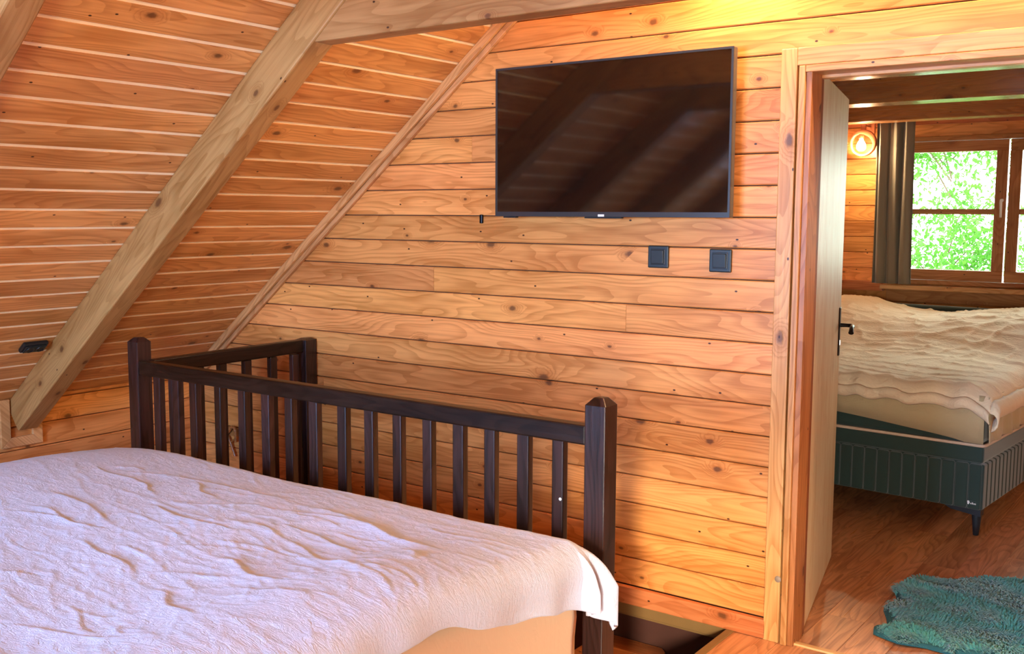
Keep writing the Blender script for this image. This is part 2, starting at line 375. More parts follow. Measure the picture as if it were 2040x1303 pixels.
# ---- floors
fl = struct(empty('floor'))
WELL = (-3.66, -1.47, -.83)    # stairwell x0, x1, near edge y
def floor_boards(parent, X0, X1, Y0f, Y1, pw, mat):
    x = X0; i = 0
    while x < X1-.01:
        xe = min(x+pw, X1); ya = Y0f((x+xe)/2); off = (i*.47) % 1.25; y = Y1
        cuts = [Y1]; c = Y1-.3-off
        while c > ya+.12: cuts.append(c); c -= 1.28
        cuts.append(ya)
        for j in range(len(cuts)-1):
            plank('plank', parent, mat, frame((0, 0, 0), (0, 1, 0), (-1, 0, 0), (0, 0, 1)), cuts[j+1]+.0004, cuts[j]-.0004, -xe, -x, .014, .0012, .0003)
        x = xe; i += 1
floor_boards(fl, KX, WELL[0], lambda x: YB, 0.0, .193, M_floor)
floor_boards(fl, WELL[0], WELL[1], lambda x: YB, WELL[2], .199, M_floor)
floor_boards(fl, WELL[1], KX2, lambda x: YB, 0.0, .193, M_floor)
g = G(); g.box((KX, YB, -.06), (WELL[0], 0, -.0145)); g.box((WELL[0], YB, -.06), (WELL[1], WELL[2], -.0145)); g.box((WELL[1], YB, -.06), (KX2, 0, -.0145))
struct(obj('floor_core', g, M_olive, fl))
struct(obj('trim_3', G().box((-.03, -.83, -.16), (0, 0, .004)), M_olive, None, T(WELL[1]+.03, 0, 0), .003))
struct(obj('trim_4', G().box((0, 0, -.045), (-WELL[0]+WELL[1], .10, 0)), M_olive, None, T(WELL[0], -.002, 0), .003))
# stairwell shaft below the landing
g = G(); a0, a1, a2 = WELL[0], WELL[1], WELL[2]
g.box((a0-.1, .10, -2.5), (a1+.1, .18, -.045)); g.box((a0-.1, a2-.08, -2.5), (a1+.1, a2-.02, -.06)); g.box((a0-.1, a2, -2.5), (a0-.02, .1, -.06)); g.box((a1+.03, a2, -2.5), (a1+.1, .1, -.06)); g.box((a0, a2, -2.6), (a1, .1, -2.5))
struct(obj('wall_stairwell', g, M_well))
st = thing('staircase', 'wooden stair treads going down in the dark opening behind the railing', 'staircase', T(-1.76, 0, -.19))
for i in range(7):
    zt_ = -.19-.19*i; x1 = -1.755-.24*i
    # board with a rounded nose end
    gg = G(); pts = [(-.30, -.80), (-.03, -.80), (0, -.77), (0, .065), (-.03, .095), (-.30, .095)]
    n = len(pts); gg.add([(x, y, 0) for x, y in pts] + [(x, y, -.035) for x, y in pts], [tuple(range(n)), tuple(range(2*n-1, n-1, -1))] + [(k, k+n, (k+1) % n+n, (k+1) % n) for k in range(n)])
    obj('tread', gg, M_tread, st, T(x1, 0, zt_), .005)

# ---- door frame, leaf, threshold
door = struct(empty('door_1', T(-.8, 0, 0)))
obj('casing', G().box((0, -.022, 0), (.056, 0, 2.05)), M_trimz, door, T(-1.330, 0, 0), .003)
obj('casing_strip', G().box((0, -.030, 0), (.022, .02, 1.99)), M_trimz, door, T(-1.265, 0, 0), .003)
obj('jamb', G().box((0, -.02, 0), (.020, .075, 1.985)), M_jamb, door, T(-1.2425, 0, 0), .002)
obj('jamb_stop', G().box((0, .075, 0), (.012, .118, 1.985)), M_jred, door, T(-1.2425, 0, 0), .002)
obj('casing', G().box((0, -.022, 0), (.056, 0, 2.05)), M_trimz, door, T(-.33, 0, 0), .003)
obj('jamb', G().box((0, -.02, 0), (.020, .118, 1.985)), M_jamb, door, T(-.352, 0, 0), .002)
obj('head_casing', G().box((0, -.024, 0), (.944, 0, .058)), M_head, door, T(-1.274, 0, 1.992), .003)
obj('head_jamb', G().box((0, -.030, 0), (.89, .075, .022)), M_head, door, T(-1.2425, 0, 1.968), .002)
obj('head_stop', G().box((0, .075, 0), (.89, .118, .030)), M_head, door, T(-1.2425, 0, 1.958), .002)
obj('screw_plug', G().lathe([(.0001, .003), (.011, .003), (.012, 0)], frame((-1.281, -.0225, .232), (1, 0, 0), (0, 0, 1), (0, -1, 0)), 16), plain('grey_wood_plug', (.30, .22, .15), .6), door)
obj('threshold', G().box((0, -.004, -.004), (.89, .022, .007)), M_thr, door, T(-1.2425, 0, 0), .003)
h0 = Vector((-1.238, .130, 0)); h1 = Vector((-1.425, .985, 0)); X = (h1-h0).normalized(); Zv = Vector((0, 0, 1)); Yv = Zv.cross(X)
MLF = frame(h0 + Vector((0, 0, .008)), X, Yv, Zv); LW = (h1-h0).length
leaf = obj('door_leaf', G().box((0, 0, 0), (LW, .038, 1.975)), M_leaf, door, MLF, .003)
# room-side face of the leaf is local -y
obj('handle_plate', G().box((LW-.075, -.006, .900), (LW-.040, 0, 1.105)), M_iron, leaf, MLF, .004)
hx = LW-.057
obj('handle_lever', G().tube([(hx, 0, 1.03), (hx, -.035, 1.03), (hx-.006, -.052, 1.03), (hx-.03, -.058, 1.028), (hx-.075, -.058, 1.030), (hx-.10, -.060, 1.022), (hx-.112, -.060, 1.010)], [.009, .008, .009, .009, .008, .009, .011], 10), M_iron, leaf, MLF)
obj('keyhole', G().box((hx-.004, -.009, .945), (hx+.004, -.005, .965)), M_chrome, leaf, MLF)

# ---- far room shell
FY = 3.85; FX0, FX1 = -2.95, 1.3; FZ = 2.32
fw = struct(empty('wall_far'))
MF = frame((0, FY, 0), (1, 0, 0), (0, 0, 1), (0, -1, 0))
W2 = (-2.02, -.62, 1.04, 2.02)
g = G()
g.box((FX0, FY+.019, 0), (W2[0], FY+.12, FZ)); g.box((W2[1], FY+.019, 0), (FX1, FY+.12, FZ)); g.box((W2[0], FY+.019, 0), (W2[1], FY+.12, W2[2])); g.box((W2[0], FY+.019, W2[3]), (W2[1], FY+.12, FZ))
struct(obj('wall_core', g, M_wall, fw))
zz = .0717-PITCH*.66+.02
zz = 1.139 - .1068*11
while zz < FZ:
    a, b = zz, min(zz+.1068, FZ)
    if b > W2[2]+.001 and a < W2[3]-.001:
        a_, b_ = a, b
        plank('plank', fw, M_wall, MF, FX0, W2[0], a, b); plank('plank', fw, M_wall, MF, W2[1], FX1, a, b)
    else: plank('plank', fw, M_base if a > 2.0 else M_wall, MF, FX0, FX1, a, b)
    zz += .1068
struct(obj('wall_far_left', G().box((FX0-.1, .1, 0), (FX0, FY+.1, FZ)), M_wall)); struct(obj('wall_far_right', G().box((FX1, .1, 0), (FX1+.1, FY+.1, FZ)), M_wall))
struct(obj('ceiling_far', G().box((FX0-.1, .1, FZ), (FX1+.1, FY+.1, FZ+.08)), M_beam))
f2 = struct(empty('floor_far'))
floor_boards(f2, FX0, FX1, lambda x: (.022 if -1.243 < x < -.33 else .10), FY, .1435, M_floor)
struct(obj('floor_core', G().box((FX0, .02, -.06), (FX1, FY+.1, -.0145)), M_olive, f2))
for i, (ya, yb) in enumerate([(1.14, 1.30), (2.30, 2.49), (3.40, 3.56)]):
    b = obj('ceiling_beam', G().box((0, 0, 0), (FX1-FX0, yb-ya, .20)), M_beam, None, T(FX0, ya, 2.10), .006)
    tag(b, ['nearest dark ceiling beam of the far room, just behind the door head', 'middle dark ceiling beam of the far room, between two others', 'farthest dark ceiling beam of the far room, right above lamp and curtain'][i], 'beam', 'ceiling beams of the far room')
struct(obj('baseboard_far', G().box((0, -.02, 0), (FX1-FX0, 0, .07)), M_base, None, T(FX0, FY, 0), .003))

# ---- window of the far room
win = struct(empty('window_1', T(-1.3, FY, 1.04)))
yw = FY+.02
def fbox(name, x0, x1, z0_, z1_, ya, yb, mat, par=win, bev=.003):
    return obj(name, G().box((0, 0, 0), (x1-x0, yb-ya, z1_-z0_)), mat, par, T(x0, ya, z0_), bev)
fbox('frame', W2[0], W2[1], 1.99, 2.02, yw-.045, yw+.06, M_win); fbox('frame', W2[0], W2[1], 1.04, 1.07, yw-.035, yw+.06, M_win)
fbox('frame', W2[0], W2[0]+.035, 1.07, 1.99, yw-.035, yw+.06, M_winz); fbox('frame', W2[1]-.035, W2[1], 1.07, 1.99, yw-.035, yw+.06, M_winz)
for (sx0, sx1) in ((-1.985, -1.322), (-1.312, -.655)):
    s_ = fbox('sash', sx0, sx1, 1.072, 1.142, yw-.03, yw+.02, M_win); MS = WM[s_.name]
    fbox('sash_rail', sx0, sx1, 1.918, 1.988, yw-.03, yw+.02, M_win, s_)
    fbox('sash_stile', sx0, sx0+.07, 1.142, 1.918, yw-.03, yw+.02, M_winz, s_); fbox('sash_stile', sx1-.07, sx1, 1.142, 1.918, yw-.03, yw+.02, M_winz, s_)
    fbox('glazing_bar', sx0+.07, sx1-.07, 1.509, 1.545, yw-.02, yw+.01, M_win, s_)
    fbox('pane', sx0+.06, sx1-.06, 1.132, 1.522, yw-.008, yw-.003, M_glass, s_, 0); fbox('pane', sx0+.06, sx1-.06, 1.541, 1.928, yw-.008, yw-.003, M_glass, s_, 0)
gh = G(); gh.tube([(-1.345, yw-.035, 1.60), (-1.345, yw-.065, 1.60), (-1.345, yw-.07, 1.585), (-1.343, yw-.07, 1.49)], [.011, .009, .009, .007], 10)
obj('window_handle', gh, M_white, win)
sill = struct(obj('window_sill', G().box((0, 0, 0), (1.50, .16, .030)), M_trim, None, T(-2.06, FY-.13, 1.005), .005))
struct(obj('trim_5', G().box((0, 0, 0), (1.46, .03, .085)), M_win, None, T(-2.04, FY-.035, .918), .003))
struct(obj('trim_6', G().box((0, 0, 0), (.50, .05, .065)), M_base, None, T(-2.56, FY-.055, .985), .003))

# ================================================================ TIMBERS
def rafter(yc, w, label, group=None, inview=True):
    r = thing('rafter', label, 'rafter', T(KX, yc, KZ), group)
    for side in (0,) :
        Zd = .146
        p0 = Vector((KX-.03, yc, roofz(KX-.03))); X = Vector((CS, 0, SN)); Nn = Vector((-SN, 0, CS)); L = (RX-KX+.03)/CS
        obj('timber', G().box((0, -w/2, -Zd), (L, w/2, -.001)), M_rafter, r, frame(p0, X, Vector((0, 1, 0)), Nn), .006)
        p0 = Vector((KX2+.03, yc, roofz(KX-.03))); X = Vector((-CS, 0, SN)); Nn = Vector((SN, 0, CS))
        obj('timber', G().box((0, -w/2, -Zd), (L, w/2, -.001)), M_rafter, r, frame(p0, X, Vector((0, -1, 0)), Nn), .006)
    return r
def collar(yc, w, label, group=None):
    # cut obliquely at both ends to follow the rafters
    z0_, z1_ = 2.055, 2.235
    xl0 = roofx(z0_+.186)+.03; xl1 = roofx(z1_+.186)-.02
    g = G(); pts = [(xl0, z0_), (2*RX-xl0, z0_), (2*RX-xl1, z1_), (xl1, z1_)]
    pts = [(xl0-.035, z0_), (2*RX-xl0+.035, z0_), (2*RX-xl0, z0_+.035), (2*RX-xl0, z0_+.085), (2*RX-xl1-.12, z1_), (xl1+.12, z1_), (xl0, z0_+.085), (xl0, z0_+.035)]
    n = len(pts); y0_, y1_ = -w/2, w/2
    g.add([(x-RX, y0_, z-z0_) for x, z in pts] + [(x-RX, y1_, z-z0_) for x, z in pts], [tuple(range(n)), tuple(range(2*n-1, n-1, -1))] + [(i, i+n, (i+1) % n+n, (i+1) % n) for i in range(n)])
    return tag(obj('collar_beam', g, M_rafter, None, T(RX, yc, z0_), .005), label, 'beam', group)
rafter(-.947, .095, 'thick pine rafter crossing the left boarded slope from top middle down to the knee wall')
collar(-.945, .082, 'horizontal pine collar beam at the top edge, butting into the thick rafter')
rafter(-1.942, .095, 'pale pine rafter cut off by the upper left corner of the photo')
collar(-1.942, .082, 'pine collar beam above and behind the camera, tied to the upper left rafter')
for k, yy in enumerate((-2.94, -3.94, -4.94)):
    rafter(yy, .095, ['pine rafter first behind the camera, out of frame', 'pine rafter second behind the camera, out of frame', 'pine rafter farthest behind the camera, beside the back gable'][k], 'rafters behind the camera')
    collar(yy, .082, ['pine collar beam first behind the camera, out of frame', 'pine collar beam second behind the camera, out of frame', 'pine collar beam farthest behind the camera, near the back gable'][k], 'collar beams behind the camera')
# mitred frame round the rafter foot on the knee wall
ft = struct(empty('trim_7', T(KX, -.947, .54)))
def prism_x(pts, x0, x1):
    g = G(); n = len(pts); g.add([(x0, y, z) for y, z in pts] + [(x1, y, z) for y, z in pts], [tuple(range(n))[::-1], tuple(range(n, 2*n))] + [(i, (i+1) % n, (i+1) % n+n, i+n) for i in range(n)]); return g
ya, yb, za, zb = -1.048, -.853, .432, .655; t_ = .045
obj('frame_strip', prism_x([(ya, za), (yb, za), (yb-t_, za+t_), (ya+t_, za+t_)], KX, KX+.018), M_trim, ft, ID, .002)
obj('frame_strip', prism_x([(yb, za), (yb, zb), (yb-t_, zb), (yb-t_, za+t_)], KX, KX+.018), M_trim, ft, ID, .002)
obj('frame_strip', prism_x([(ya, za), (ya+t_, za+t_), (ya+t_, zb), (ya, zb)], KX, KX+.018), M_trim, ft, ID, .002)

# ================================================================ RAILING
rail = thing('railing', 'dark stained wooden railing with square posts and upright balusters around the stair opening', 'railing', T(-2.6, -.87, 0))
def post(x, y, w, top, ch=.02, zb=-.2):
    g = G(); a = w/2; g.box((-a, -a, 0), (a, a, top-zb-ch)); b = a*.45
    vs = [(-a,-a,top-zb-ch),(a,-a,top-zb-ch),(a,a,top-zb-ch),(-a,a,top-zb-ch),(-b,-b,top-zb),(b,-b,top-zb),(b,b,top-zb),(-b,b,top-zb)]
    g = G(); g.box((-a, -a, 0), (a, a, top-zb-ch)); g.f.pop(1); g.sm.pop(1)
    g.add(vs, [(4,5,6,7),(0,1,5,4),(1,2,6,5),(2,3,7,6),(3,0,4,7)])
    return obj('post', g, M_darkz, rail, T(x, y, zb), .004)
post(-1.506, -.866, .070, .975, .022)
post(-3.733, -.866, .068, .985, .018)
post(-3.625, -.040, .070, .912, .008)
RT = .890
bar('handrail', rail, M_dark, (-3.70, -.872, RT-.029), (-1.541, -.872, RT-.029), .048, .058, bevel=.006)
bar('handrail', rail, M_dark, (-3.690, -.842, RT-.028), (-3.630, -.07, RT-.014), .048, .060, bevel=.006)
bx = [-3.605, -3.48, -3.368, -3.220, -3.078, -2.943, -2.815, -2.690, -2.548, -2.416, -2.288, -2.154, -2.026, -1.900, -1.773, -1.645]
for i, x in enumerate(bx):
    w = random.uniform(.038, .044); g = G().box((-w/2, -.014, 0), (w/2, .014, RT-.052+.06))
    o = obj('baluster', g, M_darkz, rail, T(x, -.868, -.06) @ Matrix.Rotation(random.uniform(-.03, .03), 4, 'Z') @ Matrix.Rotation(random.uniform(-.003, .003), 4, 'Y'), .004)
    if i == 15: obj('screw', G().lathe([(.0001, .002), (.004, .0015), (.005, 0)], frame((x+.012, -.8835, .655), (1, 0, 0), (0, 0, 1), (0, -1, 0)), 10), M_white, rail)
for y in (-.74, -.62, -.505, -.375, -.235, -.11):
    xx = -3.690 + (y+.842)/.772*.06
    obj('baluster', G().box((-.014, -.020, 0), (.014, .020, RT-.05+.06)), M_darkz, rail, T(xx, y, -.06), .004)
bar('bottom_rail', rail, M_dark, (-3.70, -.868, -.03), (-1.541, -.868, -.03), .034, .06)
# small bracket down on the wall by the stair
hk = thing('handrail_bracket', 'small brown arched wooden bracket on the wall low behind the balusters', 'bracket', T(-4.215, -.012, .33))
g = G(); g.tube([(-4.262, -.02, .372), (-4.245, -.02, .366), (-4.225, -.02, .385), (-4.205, -.02, .405), (-4.187, -.02, .402), (-4.180, -.02, .385)], .009, 8); obj('arch', g, M_beam, hk)
g = G(); g.tube([(-4.250, -.018, .362), (-4.222, -.018, .318), (-4.190, -.018, .252)], [.006, .008, .006], 8); g.tube([(-4.182, -.018, .388), (-4.182, -.018, .330)], .008, 8); g.tube([(-4.225, -.018, .32), (-4.186, -.018, .345)], .005, 8); g.box((-4.262, -.011, .355), (-4.180, 0, .40)); obj('leg', g, M_beam, hk)

# ================================================================ TELEVISION
TX0, TX1, TZ0, TZ1 = -2.476, -1.474, 1.490, 2.066
tv = thing('television', 'large flat black television mounted on the pine wall left of the door', 'television', T(-1.975, -.01, 1.49))
obj('housing', G().box((TX0, -.078, TZ0), (TX1, -.048, TZ1)), M_bezel2, tv, ID, .003)
obj('back_cover', G().box((TX0+.12, -.048, TZ0+.03), (TX1-.12, -.030, TZ1-.18)), M_black, tv, ID, .01)
obj('wall_mount', G().box((-2.15, -.030, 1.60), (-1.80, 0, 1.90)), M_iron, tv, ID, .003)
g = G(); b = .008
g.box((TX0, -.082, TZ0), (TX1, -.078, TZ0+.018)); g.box((TX0, -.082, TZ1-b), (TX1, -.078, TZ1)); g.box((TX0, -.082, TZ0+.018), (TX0+b, -.078, TZ1-b)); g.box((TX1-b, -.082, TZ0+.018), (TX1, -.078, TZ1-b))
obj('bezel', g, M_bezel, tv)
obj('screen', G().box((TX0+b, -.0795, TZ0+.018), (TX1-b, -.0781, TZ1-b)), M_screen, tv)
obj('logo_badge', G().box((-1.998, -.0835, TZ0+.001), (-1.972, -.082, TZ0+.009)), M_white, tv)
obj('sensor', G().box((-2.06, -.080, TZ0-.006), (-1.90, -.062, TZ0)), M_black, tv, ID, .002)
obj('foot_stub', G().box((-2.44, -.078, TZ0-.006), (-2.38, -.055, TZ0)), M_black, tv, ID, .002)
cb = obj('cable_clip', G().box((-.007, -.012, -.018), (.007, 0, .018)), M_iron, None, T(-2.604, 0, 1.478), .003); tag(cb, 'tiny dark clip on the wall just left below the television', 'clip')

# ---- switches
def switch(xc, zc, label):
    s = thing('wall_switch', label, 'switch', T(xc, 0, zc), 'anthracite switches under the television')
    M = T(xc, 0, zc)
    obj('frame_plate', G().box((-.042, -.010, -.041), (.042, 0, .041)), M_switch, s, M, .004)
    obj('rocker_base', G().box((-.029, -.013, -.029), (.029, -.010, .029)), M_black, s, M, .002)
    g = G(); g.add([(-.025, -.0165, -.025), (.025, -.0165, -.025), (.025, -.0205, .025), (-.025, -.0205, .025), (-.025, -.012, -.025), (.025, -.012, -.025), (.025, -.012, .025), (-.025, -.012, .025)], [(0,1,2,3),(0,4,5,1),(1,5,6,2),(2,6,7,3),(3,7,4,0)])
    obj('rocker', g, M_switch, s, M, .002)
switch(-1.783, 1.345, 'left square anthracite light switch, right below the television')
switch(-1.537, 1.338, 'right square anthracite light switch, nearer to the door frame')
# ---- socket on the slope
sx, sy = -4.18, -1.075
MS_ = frame((sx, sy, roofz(sx)), (0, 1, 0), (CS, 0, SN), (SN, 0, -CS))
so = thing('wall_socket', 'black plastic socket low on the boarded slope beside the rafter foot', 'socket', MS_)
obj('box', G().box((-.055, -.030, 0), (.055, .030, .020)), M_black, so, MS_, .006)
obj('cover', G().box((-.046, -.023, .020), (.046, .023, .026)), M_switch, so, MS_, .004)
for dx in (-.022, .022): obj('outlet', G().lathe([(.018, .026), (.018, .029), (.014, .029), (.013, .022), (.0001, .022)], T(dx, 0, 0), 16), M_black, so, MS_)

# ================================================================ LAMPS
def ringlamp(x, y, z, label, wall_y, group=None):
    t = thing('wall_lamp', label, 'lamp', T(x, wall_y, z+.13), group)
    # ring thicker at the top right, thin at the lower left
    g = G(); n = 40; vs = []
    for i in range(n):
        a = 2*PI*i/n; th_ = .010 + .022*max(0, math.cos(a-.9))**1.2 + .006*max(0, math.cos(a-2.2)); ro = .088; ri = ro-th_
        for (rr, dy) in ((ri, -.02), (ro, -.02), (ro, .02), (ri, .02)): vs.append((rr*math.cos(a), dy, rr*math.sin(a)))
    g.add(vs, [(i*4+j, ((i+1) % n)*4+j, ((i+1) % n)*4+(j+1) % 4, i*4+(j+1) % 4) for i in range(n) for j in range(4)], True)
    obj('ring', g, M_ring, t, T(x, y, z), .002)
    obj('hanger', G().box((-.016, -.014, .080), (.016, .014, .132)), M_ring, t, T(x, y, z), .004)
    obj('wall_plate', G().box((-.03, 0, -.045), (.03, .02, .045)), M_ring, t, T(x, wall_y-.02, z+.105), .004)
    obj('arm', G().tube([(x, wall_y-.01, z+.115), (x, y, z+.115)], .008, 8), M_ring, t)
    obj('bulb_socket', G().lathe([(.0001, .078), (.016, .078), (.019, .04), (.017, .028), (.0001, .028)], T(x-.012, y, z), 16), M_ring, t)
    b = obj('bulb', G().lathe([(.011, .028), (.014, .018), (.027, -.005), (.032, -.022), (.028, -.042), (.014, -.053), (.0001, -.055)], T(x-.012, y, z), 18), M_bulb, t)
    b.visible_shadow = True
    return t
ringlamp(-2.20, FY-.16, 1.985, 'round wooden ring lamp with glowing bulb on the far wall beside the curtain', FY)

ringlamp(-1.46, -.13, 2.455, 'round wooden ring lamp on the gable wall above the television, above the top edge', 0)
ringlamp(-.60, -.12, 2.75, 'round wooden ring lamp high on the gable wall under the ridge, out of frame', 0)

# ================================================================ CURTAIN
cu = thing('curtain', 'brown gathered curtain hanging at the left side of the far window', 'curtain', T(-1.99, FY-.18, 1.04))
g = G(); nx, nz = 90, 14
for j in range(nz+1):
    v = j/nz; z = 1.045 + v*1.08
    xl = -2.118 + (-2.112+2.118)*(1-v); xr = -1.868 + .017*(1-v)**2
    for i in range(nx+1):
        u = i/nx; x = xl + (xr-xl)*u
        ph = u*3.3*2*PI + .5*math.sin(3*u+v*1.5)
        amp = .030*(.7+.5*math.sin(u*9+1.3))
        y = FY-.155 + amp*math.sin(ph) + .006*math.sin(ph*2.3+v*3) ; x2 = x + .010*math.cos(ph)*(1-.3*v)
        g.v.append((x2, y, z))
W_ = nx+1
for j in range(nz):
    for i in range(nx): g.f.append((j*W_+i, j*W_+i+1, (j+1)*W_+i+1, (j+1)*W_+i)); g.sm.append(True)
co = obj('cloth', g, M_curt, cu); sm = co.modifiers.new('solid', 'SOLIDIFY'); sm.thickness = .004
obj('rod', G().tube([(-2.25, FY-.155, 2.085+.04), (-.5, FY-.155, 2.125)], .010, 10), M_iron, cu)

# ================================================================ FAR BED
A = math.radians(5.0); U = Vector((-math.cos(A), math.sin(A), 0)); V = Vector((math.sin(A), math.cos(A), 0))
C0 = Vector((-.960, 1.668, 0)); BW, BL = 1.62, 1.86
MB = frame(C0, -U, V, (0, 0, 1))     # local x: towards +x ; bed spans x in [-BW,0], y in [0,BL]
fb = thing('bed', 'dark green upholstered bed under the far room window, seen through the door', 'bed', MB @ T(-BW/2, BL/2, 0))
def channel_box(x0, x1, y0, y1, z0_, z1_, zsplit):
    """upholstered base: smooth band above, vertical stuffed channels below"""
    g = G(); g.box((x0+.012, y0+.012, z0_), (x1-.012, y1-.012, z1_))
    return g
obj('base', channel_box(-BW, 0, 0, BL, .13, .435, .36), M_green, fb, MB, .012, 3)
def pillowbox(x0, x1, y0, y1, z0_, z1_, r):
    g = G().box((x0, y0, z0_), (x1, y1, z1_)); return g
obj('base_band', G().box((-BW, -.002, .355), (0, BL, .437)), M_green, fb, MB, .014, 3)
def channels(axis, n, a0, a1):
    for i in range(n):
        p0 = a0+(a1-a0)*i/n; p1 = a0+(a1-a0)*(i+1)/n
        if axis == 'x': gg = G().box((p0+.002, -.006, .135), (p1-.002, .02, .352))
        else: gg = G().box((-.02, p0+.002, .135), (.006, p1-.002, .352))
        obj('channel', gg, M_green, fb, MB, .009, 3)
channels('x', 26, -BW, 0); channels('y', 30, 0.0, BL)
obj('mattress', G().box((-BW+.005, .006, .437), (-.012, BL, .665)), M_green, fb, MB, .03, 3)
pp = [(-BW, .0, .440), (-.02, .0, .440), (-.006, .004, .440), (.0, .02, .440), (0, BL, .440)]
obj('piping', G().tube(pp, .008, 8), M_pipe, fb, MB)
# sheet hanging over the foot: hem drops towards the near corner
g = G(); n = 40
top = .672
def hem(t): return .452 + .13*(max(0, (t-.05))/.95)**.75      # t=0 corner, 1 far left
vs = []
for i in range(n+1):
    t = i/n; x = -BW*t; yy = -.014 + .003*math.sin(t*21); 
    vs += [(x, .10, top), (x, yy+.012, top), (x, yy, top-.02), (x, yy-.003, (top+hem(t))/2), (x, yy, hem(t))]
g.add(vs, [(i*5+j, i*5+j+1, (i+1)*5+j+1, (i+1)*5+j) for i in range(n) for j in range(4)], True)
# right-hand side of the sheet, gathered in folds
vs = []; m = 90
for i in range(m+1):
    t = i/m; y = -.014 + (BL-.05)*t; hemz = .46 + .02*t
    for j in range(7):
        w = j/6; z = top - (top-hemz)*w; fold = .010*math.sin(t*75 + w*2.0 + 2*noise.noise((t*9, w*2, 3)))*(.25+w)
        vs.append((.012 + fold*min(1, t*12) + .012*w, y, z))
g.add(vs, [(i*7+j, (i+1)*7+j, (i+1)*7+j+1, i*7+j+1) for i in range(m) for j in range(6)], True)
sh = obj('fitted_sheet', g, M_sheet2, fb, MB); s_ = sh.modifiers.new('solid', 'SOLIDIFY'); s_.thickness = .004
for (x, y) in ((-.04, .04), (-BW+.04, .04), (-.04, BL-.05), (-BW+.04, BL-.05)):
    gg = G(); sg = 1 if x > -.5 else -1
    gg.add([(-.13*sg, -.02, .13), (.035*sg, -.02, .13), (.035*sg, .03, .13), (-.13*sg, .03, .13), (-.10*sg, -.02, .115), (.035*sg, -.02, .10), (.035*sg, .03, .10), (-.10*sg, .03, .115)], [(0,1,2,3),(4,7,6,5),(0,4,5,1),(1,5,6,2),(2,6,7,3),(3,7,4,0)])
    gg.lathe([(.024, .115), (.019, .06), (.013, .004), (.0001, .002)], T(.012*sg, .004, 0), 12)
    obj('leg', gg, M_steel, fb, MB @ T(x, y, 0))
obj('headboard', G().box((-BW-.02, BL+.005, .25), (.02, BL+.06, .92)), M_green, fb, MB, .02, 3)
lg = obj('brand_tag', G().box((-.060, -.011, .158), (-.020, -.008, .176)), M_green, fb, MB)
g = G()   # the white woven mark on the tag: small bird-like sign and three strokes
g.add([(-.058, -.012, .176), (-.050, -.012, .178), (-.046, -.012, .170), (-.050, -.012, .160), (-.056, -.012, .160)], [(0,1,2,3,4)])
for xx, h_ in ((-.043, .006), (-.036, .009), (-.029, .006), (-.023, .006)): g.box((xx, -.012, .162), (xx+.0045, -.0112, .162+h_))
obj('tag_mark', g, M_white, lg, MB)

def sheetmesh(fn, nu, nv):
    g = G(); g.v = [tuple(fn(i/nu, j/nv)) for j in range(nv+1) for i in range(nu+1)]
    w = nu+1; g.f = [(j*w+i, j*w+i+1, (j+1)*w+i+1, (j+1)*w+i) for j in range(nv) for i in range(nu)]; g.sm = [True]*len(g.f); return g
def ridge(x, y, z=0, s=1.0):
    n = noise.noise(Vector((x, y, z))); return max(0.0, 1-abs(n)*s)**3
def gauss(x, a, b): return math.exp(-((x-a)/b)**2)
# duvet on the far bed (local bed coordinates)
def fd(u, v):
    x = -BW-.03 + (BW+.06)*u; y = -.035 + (BL+.00)*v
    z = .70
    e = min(1, v/.035); z = .715 - .055*(1-e)**2
    # flat bed part, then heap of duvet and pillows at the back
    t = v
    z += .235*1/(1+math.exp(-(t-.60)*14)) * (.60 + .34*gauss(u, .85, .34) + .50*gauss(u, .52, .20)*.0 + .42*gauss(u, .16, .22))
    z += .015*noise.noise(Vector((x*2.2, y*2.2, 1)))
    wr = .010*ridge(x*2.0+y*.8, y*7+x*.5, 2, 3.0)*(1-.4*t) + .011*ridge(x*5+y*3, y*6-x*4, 5, 3.0)*min(1, t*1.6)
    z += wr
    d = 1-u
    if u > .94: q = (u-.94)/.06; z -= .06*q*q
    z += .008*math.sin(x*40+3*noise.noise(Vector((x*3, y*3, 0))))*gauss(v, .0, .06)
    yy = y - .012*math.sin(x*33+2*math.sin(x*9))*gauss(v, 0, .08)
    return (x, yy, z)
du = sheetmesh(fd, 150, 150)
# rolled front edge below the crest
def fe(u, v):
    x, y, z = fd(u, 0); a = v*PI*.95
    return (x, y - .022*math.sin(a) + .004*math.sin(x*60)*v, z - .028*(1-math.cos(a)))
d2 = sheetmesh(fe, 150, 6); du.add(d2.v, [f[::-1] for f in d2.f], True)
def fr(u, v):
    x, y, z = fd(1, u); a = v*PI*.9
    return (x + .04*math.sin(a), y, z - .045*(1-math.cos(a)))
d3 = sheetmesh(fr, 150, 6); du.add(d3.v, [f[::-1] for f in d3.f], True)
dd = obj('duvet', du, M_duvet2, None, MB); s_ = dd.modifiers.new('solid', 'SOLIDIFY'); s_.thickness = .006; s_.offset = -1
tag(dd, 'rumpled tan duvet heaped on the dark green bed in the far room', 'duvet')

